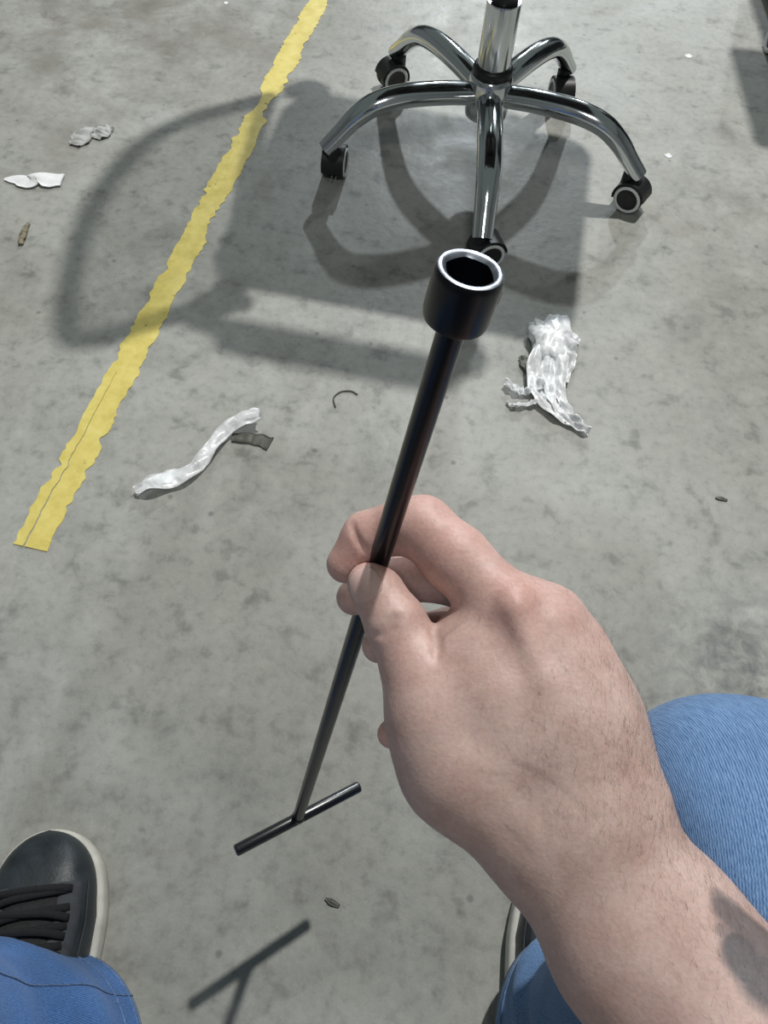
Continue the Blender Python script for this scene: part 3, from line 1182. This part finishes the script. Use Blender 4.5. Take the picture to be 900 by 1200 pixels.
def build_leg(name, grid, UV, mat, parent, label):
    nr, ns, _ = grid.shape
    # inner wall so that the hem has thickness
    inner = grid[:6].copy()
    cen = inner.mean(1, keepdims=True)
    inner = cen + (inner - cen) * .965
    V = np.concatenate([grid.reshape(-1, 3), inner.reshape(-1, 3)])
    F, L = [], []
    uvs = []
    for i in range(nr - 1):
        for k in range(ns):
            k2 = (k + 1) % ns
            F.append((i * ns + k, i * ns + k2, (i + 1) * ns + k2, (i + 1) * ns + k))
            u0, u1 = UV[i, k, 0], UV[i, k, 0] + (2 * PI / ns) * .09
            uvs += [(u0, UV[i, k, 1]), (u1, UV[i, k, 1]), (u1, UV[i + 1, k, 1]), (u0, UV[i + 1, k, 1])]
    o0 = nr * ns
    for i in range(5):
        for k in range(ns):
            k2 = (k + 1) % ns
            F.append((o0 + i * ns + k, o0 + (i + 1) * ns + k, o0 + (i + 1) * ns + k2, o0 + i * ns + k2))
            uvs += [(0, 0)] * 4
    for k in range(ns):
        k2 = (k + 1) % ns
        F.append((k, o0 + k, o0 + k2, k2))
        uvs += [(0, 0)] * 4
    F.append(tuple((nr - 1) * ns + k for k in range(ns)))
    uvs += [(0, 0)] * ns
    o = obj(name, V, F, mat, parent)
    uvl = o.data.uv_layers.new(name='UVMap')
    uvl.data.foreach_set('uv', np.array(uvs, np.float32).ravel())
    o['label'] = label
    return o


def on_grid(grid, i, k):
    nr, ns, _ = grid.shape
    return grid[int(np.clip(i, 0, nr - 1)), int(k) % ns]


def seam_strip(grid, idx, off=.0004, r=.0007):
    pts = []
    for (i, k) in idx:
        p = on_grid(grid, i, k)
        c = grid[int(i)].mean(0)
        pts.append(p + unit(p - c) * off)
    return tube(np.array(pts), r, 6)


def build_jeans():
    # right leg: hem -> shin -> knee -> thigh
    rp = [(.218, -.036, .055, .074, .086), (.226, -.026, .13, .064, .074), (.226, .016, .22, .061, .070), (.224, .066, .33, .068, .071), (.228, .104, .400, .080, .066), (.236, .094, .436, .084, .056),
          (.240, .03, .447, .084, .064), (.235, -.08, .450, .086, .074), (.20, -.26, .450, .09, .085)]
    fr = [(.03, 2.4, .10, .012, .8, .02), (.07, 2.0, -.08, .012, .7, -.03), (.10, 3.3, .09, .014, .7, .03), (.15, 2.7, -.06, .016, .8, .02), (.05, 3.9, .08, .02, .4, .05)]
    g, uv, s = leg_loft(rp, fr, seed=4)
    o = build_leg('trouser_leg', g, uv, 'denim_light', PERSON, 'pale blue denim leg with bent knee beside the forearm')
    for k in (60, 63):
        obj('seam', *seam_strip(g, [(i, k) for i in range(0, 60)]), 'seam', o)
    obj('hem_stitch', *seam_strip(g, [(2, k) for k in range(0, 97)]), 'seam', o)
    # left leg
    lp = [(-.270, -.126, .050, .122, .126), (-.280, -.112, .10, .108, .110), (-.300, -.085, .22, .084, .088), (-.315, -.04, .35, .074, .076), (-.33, -.02, .42, .074, .068), (-.34, -.05, .448, .075, .060),
          (-.335, -.12, .452, .080, .070), (-.29, -.22, .452, .087, .078), (-.18, -.32, .45, .09, .085)]
    flds = [(.06, .9, .03, .016, .9, .02), (.10, 1.5, .06, .016, .9, .03), (.14, .9, -.04, .02, .8, .03)]
    g2, uv2, s2 = leg_loft(lp, flds, seed=9)
    o2 = build_leg('trouser_leg', g2, uv2, 'denim_dark', PERSON, 'blue denim leg with hem lying over the sneaker')
    obj('hem_stitch', *seam_strip(g2, [(2, k) for k in range(0, 97)]), 'seam', o2)
    obj('hem_stitch', *seam_strip(g2, [(8, k) for k in range(0, 97)]), 'seam', o2)
    obj('seam', *seam_strip(g2, [(i, 12) for i in range(0, 60)]), 'seam', o2)


build_jeans()


def build_torso():  # unseen torso behind the camera, added to block light from the floor
    rows = [(0, -.33, .40, .19, .14), (0, -.34, .50, .19, .135), (0, -.345, .62, .185, .125), (0, -.345, .75, .20, .125), (0, -.35, .86, .21, .115), (0, -.355, .92, .19, .10), (0, -.355, .965, .12, .075), (0, -.35, .985, .07, .065)]
    P = smooth_path(rows, 40)
    n = 48
    ang = np.linspace(0, 2 * PI, n, endpoint=False)
    V = np.concatenate([np.stack([p[0] + p[3] * np.cos(ang) * (1 + .02 * np.sin(4 * ang + p[2] * 20)), p[1] + p[4] * np.sin(ang), np.full(n, p[2])], 1) for p in P])
    F = [(i * n + k, i * n + (k + 1) % n, (i + 1) * n + (k + 1) % n, (i + 1) * n + k) for i in range(39) for k in range(n)]
    F += [tuple(range(n))[::-1], tuple(range(39 * n, 40 * n))]
    sl = tube(smooth_path([(.17, -.35, .895), (.225, -.345, .84), (.25, -.30, .74), (.262, -.27, .68)], 14), [.06] * 14, 24)
    sl2 = tube(smooth_path([(-.17, -.35, .895), (-.225, -.345, .84), (-.25, -.30, .74), (-.262, -.27, .68)], 14), [.06] * 14, 24)
    obj('shirt', *merge((V, F), sl, sl2), 'shirt', PERSON)['label'] = 'charcoal cotton shirt on the unseen torso'


build_torso()


# ------------------------------------------------------------------ sneakers
def build_shoe(toe, heading, medial, label):
    """toe: floor point of the toe tip; heading: unit direction heel->toe; medial: +1 if the big-toe side is to the right"""
    h = unit(np.array([heading[0], heading[1], 0]))
    rgt = np.array([h[1], -h[0], 0])
    L = .298
    heel = np.array([toe[0], toe[1], 0]) - h * L

    def width(t):          # (left, right) half widths when the big toe is on the right
        ts = [0, .03, .10, .25, .42, .60, .72, .82, .90, .95, .98, 1.0]
        wr = [.004, .024, .035, .037, .040, .051, .056, .054, .046, .036, .025, .003]
        wl = [.004, .024, .035, .039, .046, .056, .056, .049, .038, .028, .018, .003]
        a, b = np.interp(min(t, .76), ts, wl), np.interp(min(t, .76), ts, wr)
        if t > .76:
            q = (t - .76) / .24
            k = math.sqrt(max(0.0, 1 - q ** 2.5))
            a, b = max(a * k, .003), max(b * k, .003)
        return (a, b) if medial > 0 else (b, a)

    def pt(t, side, z):
        return heel + h * (t * L) + rgt * side + np.array([0, 0, z])
    ts = (1 - np.cos(np.linspace(0, PI, 60))) / 2
    # sole
    out = []
    for t in ts:
        out.append(pt(t, width(t)[1], 0))
    for t in ts[::-1][1:-1]:
        out.append(pt(t, -width(t)[0], 0))
    out = np.array(out)
    for _ in range(3):
        out = (np.roll(out, 1, 0) + 2 * out + np.roll(out, -1, 0)) / 4
    cen = heel + h * L * .5
    n = len(out)

    def ring(grow, z):
        d = out - cen
        nr = np.roll(out, -1, 0) - np.roll(out, 1, 0)
        nn = np.stack([nr[:, 1], -nr[:, 0], np.zeros(n)], 1)
        nn /= np.linalg.norm(nn, axis=1)[:, None]
        sgn = np.sign(np.sum(nn * d, 1).mean())
        return out + nn * sgn * grow + np.array([0, 0, z])
    rings = [ring(-.004, .0), ring(.001, .003), ring(.0022, .012), ring(.0018, .024), ring(.0002, .0275), ring(-.003, .028)]
    V = np.concatenate(rings)
    F = [tuple(range(n))[::-1], tuple(range(5 * n, 6 * n))]
    for i in range(5):
        for k in range(n):
            F.append((i * n + k, i * n + (k + 1) % n, (i + 1) * n + (k + 1) % n, (i + 1) * n + k))
    # the shoe is the upper; sole, laces, eyelets, tongue hang under it
    hts = np.interp
    top = lambda t: float(np.interp(t, [0, .05, .2, .38, .48, .58, .70, .80, .88, .94, .98, 1.0], [.085, .10, .112, .112, .102, .088, .072, .063, .057, .049, .040, .030]))
    m = 34
    UVt = ts[1:-1]
    Vu = []
    for t in UVt:
        wl, wr = width(t)
        wl -= .0042
        wr -= .0042
        wl, wr = max(wl, .002), max(wr, .002)
        H = top(t)
        sq = np.interp(t, [0, .35, .6, .85, 1], [.62, .62, .70, .60, .5])
        for j in range(m + 1):
            a = PI * j / m
            cx = math.cos(a)
            sx = math.sin(a)
            xx = (wr if cx > 0 else -wl) * abs(cx) ** sq
            zz = .024 + (H - .024) * sx ** (.85 if t > .7 else 1.0)
            Vu.append(pt(t, xx, zz))
    Fu = []
    k = m + 1
    for i in range(len(UVt) - 1):
        for j in range(m):
            Fu.append((i * k + j, i * k + k + j, i * k + k + j + 1, i * k + j + 1))
    Fu.append(tuple(range(k))[::-1])
    Fu.append(tuple((len(UVt) - 1) * k + j for j in range(k)))
    Vu = np.array(Vu)
    shoe = obj('sneaker', Vu, Fu[:], 'leather', PERSON)
    shoe['label'] = label
    G = Vu.reshape(len(UVt), k, 3)
    obj('sole', V, F, 'sole', shoe)

    def surf(t, a, lift=.0):
        """point on the upper at length t and lateral angle a (0 right .. pi left)"""
        fi = np.interp(t, UVt, np.arange(len(UVt)))
        fj = a / PI * m
        i, j = int(min(fi, len(UVt) - 2)), int(min(fj, m - 1))
        u, v = fi - i, fj - j
        p = (G[i, j] * (1 - u) * (1 - v) + G[i + 1, j] * u * (1 - v) + G[i, j + 1] * (1 - u) * v + G[i + 1, j + 1] * u * v)
        d1 = G[i + 1, j] - G[i, j]
        d2 = G[i, j + 1] - G[i, j]
        nn = unit(np.cross(d1, d2))
        if nn[2] < 0:
            nn = -nn
        return p + nn * lift
    # eyestay facings either side of the tongue
    for (a0, a1) in ((.70, 1.28), (PI - 1.28, PI - .70)):
        vv, ff = [], []
        na, nt_ = 8, 18
        for i in range(nt_):
            t = .44 + (.82 - .44) * i / (nt_ - 1)
            for j in range(na):
                a = a0 + (a1 - a0) * j / (na - 1)
                edge = j in (0, na - 1) or i in (0, nt_ - 1)
                vv.append(surf(t, a, .0004 if edge else .0022))
        for i in range(nt_ - 1):
            for j in range(na - 1):
                ff.append((i * na + j, i * na + na + j, i * na + na + j + 1, i * na + j + 1))
        obj('eyestay', vv, ff, 'lining', shoe)
    # tongue
    vv, ff = [], []
    for i in range(14):
        t = .40 + (.80 - .40) * i / 13
        for j in range(9):
            vv.append(surf(t, 1.25 + (PI - 2.5) * j / 8, .0012 + .0025 * math.sin(PI * j / 8)))
    for i in range(13):
        for j in range(8):
            ff.append((i * 9 + j, i * 9 + 9 + j, i * 9 + 10 + j, i * 9 + j + 1))
    obj('tongue', vv, ff, 'black_fabric', shoe)
    # laces
    rows = [.795, .742, .689, .636, .583, .53, .477]
    for q, t in enumerate(rows):
        t2 = t - .03
        for (aa, bb, ta, tb) in ((1.0, PI - 1.0, t, t2), (PI - 1.0, 1.0, t, t2)):
            if q == 0 and aa > 2:
                tb = ta
            pts = []
            for w in np.linspace(0, 1, 12):
                pts.append(surf(ta + (tb - ta) * w, aa + (bb - aa) * w, .0022 + .0042 * math.sin(PI * w) + (.0015 if aa > 2 else 0)))
            obj('lace', *tube(np.array(pts), .0036, 8, True, .55), 'lace', shoe)
    # toe-cap crease and side stitching
    for a0 in (.52, PI - .52):
        obj('stitching', *tube(np.array([surf(t, a0, .0006) for t in np.linspace(.3, .82, 24)]), .0008, 6), 'lining', shoe)
    # metal lace tip by the eyelets
    obj('lace_tip', *tube(np.array([surf(.40, .62, .004), surf(.385, .52, .004), surf(.375, .44, .004)]), .0017, 8), 'worn_edge', shoe)
    return shoe


build_shoe((-.306, .097), (-.21, .978), 1, 'black leather sneaker with off-white sole, toe fully in view')
build_shoe((.236, .120), (.18, .984), -1, 'black sneaker mostly hidden under the jeans and forearm')


# ------------------------------------------------------------------ litter on the floor
def noise2(seed, n=10):
    r = np.random.default_rng(seed)
    k = r.normal(size=(n, 2)) * 1.0
    ph = r.uniform(0, 2 * PI, n)
    fr = r.uniform(.6, 3.2, n)

    def f(x, y):
        v = 0
        for i in range(n):
            v += math.sin((k[i, 0] * x + k[i, 1] * y) * fr[i] + ph[i]) / n ** .5
        return v
    return f


def ribbon(path, widths, lifts, seed, amp, nw=7, thick=.0007, fr=.13):
    """a crumpled strip lying on the floor: path xy, half widths, height of the spine"""
    m = 46
    P = smooth_path([(p[0], p[1], w, z) for p, w, z in zip(path, widths, lifts)], m)
    f = noise2(seed)
    g = noise2(seed + 50)
    T = np.gradient(P[:, :2], axis=0)
    T /= np.linalg.norm(T, axis=1)[:, None]
    top, bot = [], []
    for i in range(m):
        nrm = np.array([T[i, 1], -T[i, 0]])
        for j in range(nw):
            w = -1 + 2 * j / (nw - 1)
            q = P[i, :2] + nrm * w * P[i, 2] * (1 + .12 * g(i * .2, w))
            z = max(.0012, P[i, 3] * (1 - .4 * w * w) + amp * abs(f(i * fr, w * fr * 8.5)))
            top.append((q[0], q[1], z + thick))
            bot.append((q[0], q[1], max(.0004, z - thick)))
    V = np.array(top + bot)
    k = m * nw
    F = []
    for i in range(m - 1):
        for j in range(nw - 1):
            a = i * nw + j
            F.append((a, a + nw, a + nw + 1, a + 1))
            F.append((k + a, k + a + 1, k + a + nw + 1, k + a + nw))
    per = [i * nw for i in range(m)] + [(m - 1) * nw + j for j in range(1, nw)] + [i * nw + nw - 1 for i in range(m - 2, -1, -1)] + list(range(nw - 2, 0, -1))
    for i in range(len(per)):
        a, b = per[i], per[(i + 1) % len(per)]
        F.append((a, b, b + k, a + k))
    return V, F


def px_path(pts):
    return [fl(x, y)[:2] for x, y in pts]


def build_litter():
    # strip of plastic with a dark tape end
    c = fl(235, 545)
    t = thing('plastic_strip', (c[0], c[1], 0), 'crinkled strip of clear plastic with a dark tape end', 'plastic strip')
    obj('film', *ribbon(px_path([(160, 580), (190, 569), (222, 556), (243, 534), (262, 512), (284, 500), (307, 496)]),
                        [.005, .014, .011, .012, .010, .009, .007], [.003, .010, .006, .008, .010, .018, .026], 5, .006, fr=.26), 'film', t)
    obj('tape_end', *ribbon(px_path([(272, 514), (290, 514), (305, 517), (317, 521)]), [.007, .0085, .010, .0105], [.003, .003, .002, .002], 8, .0006, 5), 'tape', t)
    # crumpled plastic wrap
    c = fl(645, 440)
    t = thing('plastic_wrap', (c[0], c[1], 0), 'crumpled clear plastic wrap lying right of the socket head', 'plastic wrap')
    # balled head of the wrap
    hv, hf = [], []
    f = noise2(21, 14)
    g = noise2(22, 14)
    hc = fl(648, 398, .012)
    nu_, nv_ = 36, 18
    for i in range(nv_):
        ph = PI * i / (nv_ - 1)
        for j in range(nu_):
            th = 2 * PI * j / nu_
            d = np.array([math.sin(ph) * math.cos(th), math.sin(ph) * math.sin(th), math.cos(ph)])
            rr = 1 + .15 * f(d[0] * 2.4 + d[2] * 2, d[1] * 2.4) + .05 * g(d[0] * 6, d[1] * 6 + d[2] * 5)
            p = hc + d * rr * np.array([.035, .046, .020])
            p[2] = max(p[2], .0006)
            hv.append(p)
    for i in range(nv_ - 1):
        for j in range(nu_):
            hf.append((i * nu_ + j, i * nu_ + nu_ + j, i * nu_ + nu_ + (j + 1) % nu_, i * nu_ + (j + 1) % nu_))
    obj('balled_film', hv, hf, 'film', t)
    for pts, ws, ls, sd in (([(634, 412), (624, 440), (631, 468), (650, 488), (668, 500)], [.010, .012, .012, .008, .005], [.016, .012, .010, .007, .004], 31),
                            ([(644, 412), (640, 445), (644, 470), (658, 490), (676, 503), (689, 510)], [.011, .010, .009, .008, .006, .004], [.022, .016, .012, .009, .006, .004], 36),
                            ([(655, 410), (654, 440), (653, 465), (662, 486), (678, 502)], [.011, .011, .009, .008, .005], [.022, .018, .016, .010, .005], 32),
                            ([(666, 406), (665, 428), (660, 452)], [.010, .010, .006], [.016, .012, .006], 37),
                            ([(634, 455), (618, 462), (605, 461), (590, 452)], [.012, .007, .006, .005], [.012, .008, .008, .012], 33),
                            ([(636, 470), (620, 476), (602, 478), (593, 473)], [.010, .004, .003, .002], [.008, .005, .004, .003], 34),
                            ([(655, 400), (668, 402), (678, 405)], [.016, .010, .006], [.016, .012, .008], 35)):
        obj('film_tail', *ribbon(px_path(pts), ws, ls, sd, .007), 'film', t)
    # small dark scrap tucked by the wrap
    o = obj('tape_scrap', *ribbon(px_path([(611, 420), (616, 428), (619, 437)]), [.006, .009, .006], [.004, .006, .003], 40, .002, 5), 'tape', t)
    # white paper scrap
    c = fl(40, 212)
    o = obj('paper_scrap', *ribbon(px_path([(6, 211), (22, 212), (36, 215), (44, 212), (58, 212), (74, 213)]), [.003, .013, .016, .011, .019, .016], [.002, .004, .004, .010, .006, .004], 51, .0008), 'paper', origin=(c[0], c[1], 0))
    tag(o, 'bright white folded paper scrap at the left edge', 'paper scrap')
    c = fl(97, 161)
    o = obj('wrapper_scrap', *ribbon(px_path([(88, 172), (96, 163), (107, 151)]), [.010, .018, .008], [.003, .006, .003], 52, .004), 'dull', origin=(c[0], c[1], 0))
    tag(o, 'off-white wrinkled wrapper scrap above the white paper scrap', 'wrapper scrap')
    c = fl(121, 157)
    o = obj('film_scrap', *ribbon(px_path([(113, 164), (120, 157), (130, 151)]), [.008, .018, .010], [.002, .004, .002], 53, .003), 'dull', origin=(c[0], c[1], 0))
    tag(o, 'grey see-through film scrap next to the wrinkled wrapper', 'film scrap')
    c = fl(28, 277)
    o = obj('wood_splinter', *ribbon(px_path([(25, 288), (28, 277), (34, 264)]), [.004, .006, .003], [.004, .006, .004], 54, .002, 5), 'brown', origin=(c[0], c[1], 0))
    tag(o, 'brown splinter of debris below the white paper scrap', 'debris')
    for (x, y, r, lab, mt) in ((807, 66, .0105, 'white paper dot near the dark cabinet', 'paper'), (783, 183, .0085, 'small white paper chip right of the chair caster', 'paper'),
                               (265, 4, .006, 'tiny white chip at the top edge left of the yellow line', 'paper')):
        p = fl(x, y)
        nn = 9
        rr = [r * random.uniform(.7, 1.15) for _ in range(nn)]
        V = [(p[0] + rr[k] * math.cos(2 * PI * k / nn), p[1] + rr[k] * math.sin(2 * PI * k / nn), .0004) for k in range(nn)]
        V += [(p[0] + .85 * rr[k] * math.cos(2 * PI * k / nn), p[1] + .85 * rr[k] * math.sin(2 * PI * k / nn), .0010 + .0012 * random.random()) for k in range(nn)]
        F = [tuple(range(nn))[::-1], tuple(range(nn, 2 * nn))] + [(k, (k + 1) % nn, nn + (k + 1) % nn, nn + k) for k in range(nn)]
        o = obj('paper_chip', V, F, mt, smooth=False, origin=(p[0], p[1], 0))
        tag(o, lab, 'paper chip')
    # curl of dark thread and two dark flecks
    p = fl(404, 466)
    o = obj('thread_curl', *tube(np.array([(*q, .0016) for q in smooth_path([fl(*a)[:2] for a in ((393, 478), (391, 467), (399, 460), (411, 459), (419, 463))], 24)]), .0011, 6), 'tape', origin=(p[0], p[1], 0))
    tag(o, 'thin curl of dark thread on bare concrete', 'thread')
    for pts, lab in (([(381, 1053), (390, 1058), (398, 1062)], 'dark sliver on the floor below the wrench cross bar'), ([(838, 584), (845, 585), (852, 587)], 'dark fleck on the floor right of the hand')):
        p = fl(*pts[1])
        o = obj('dark_sliver', *ribbon(px_path(pts), [.001, .0028, .0012], [.001, .0025, .001], 60, .0006, 5), 'tape', origin=(p[0], p[1], 0))
        tag(o, lab, 'debris')


build_litter()
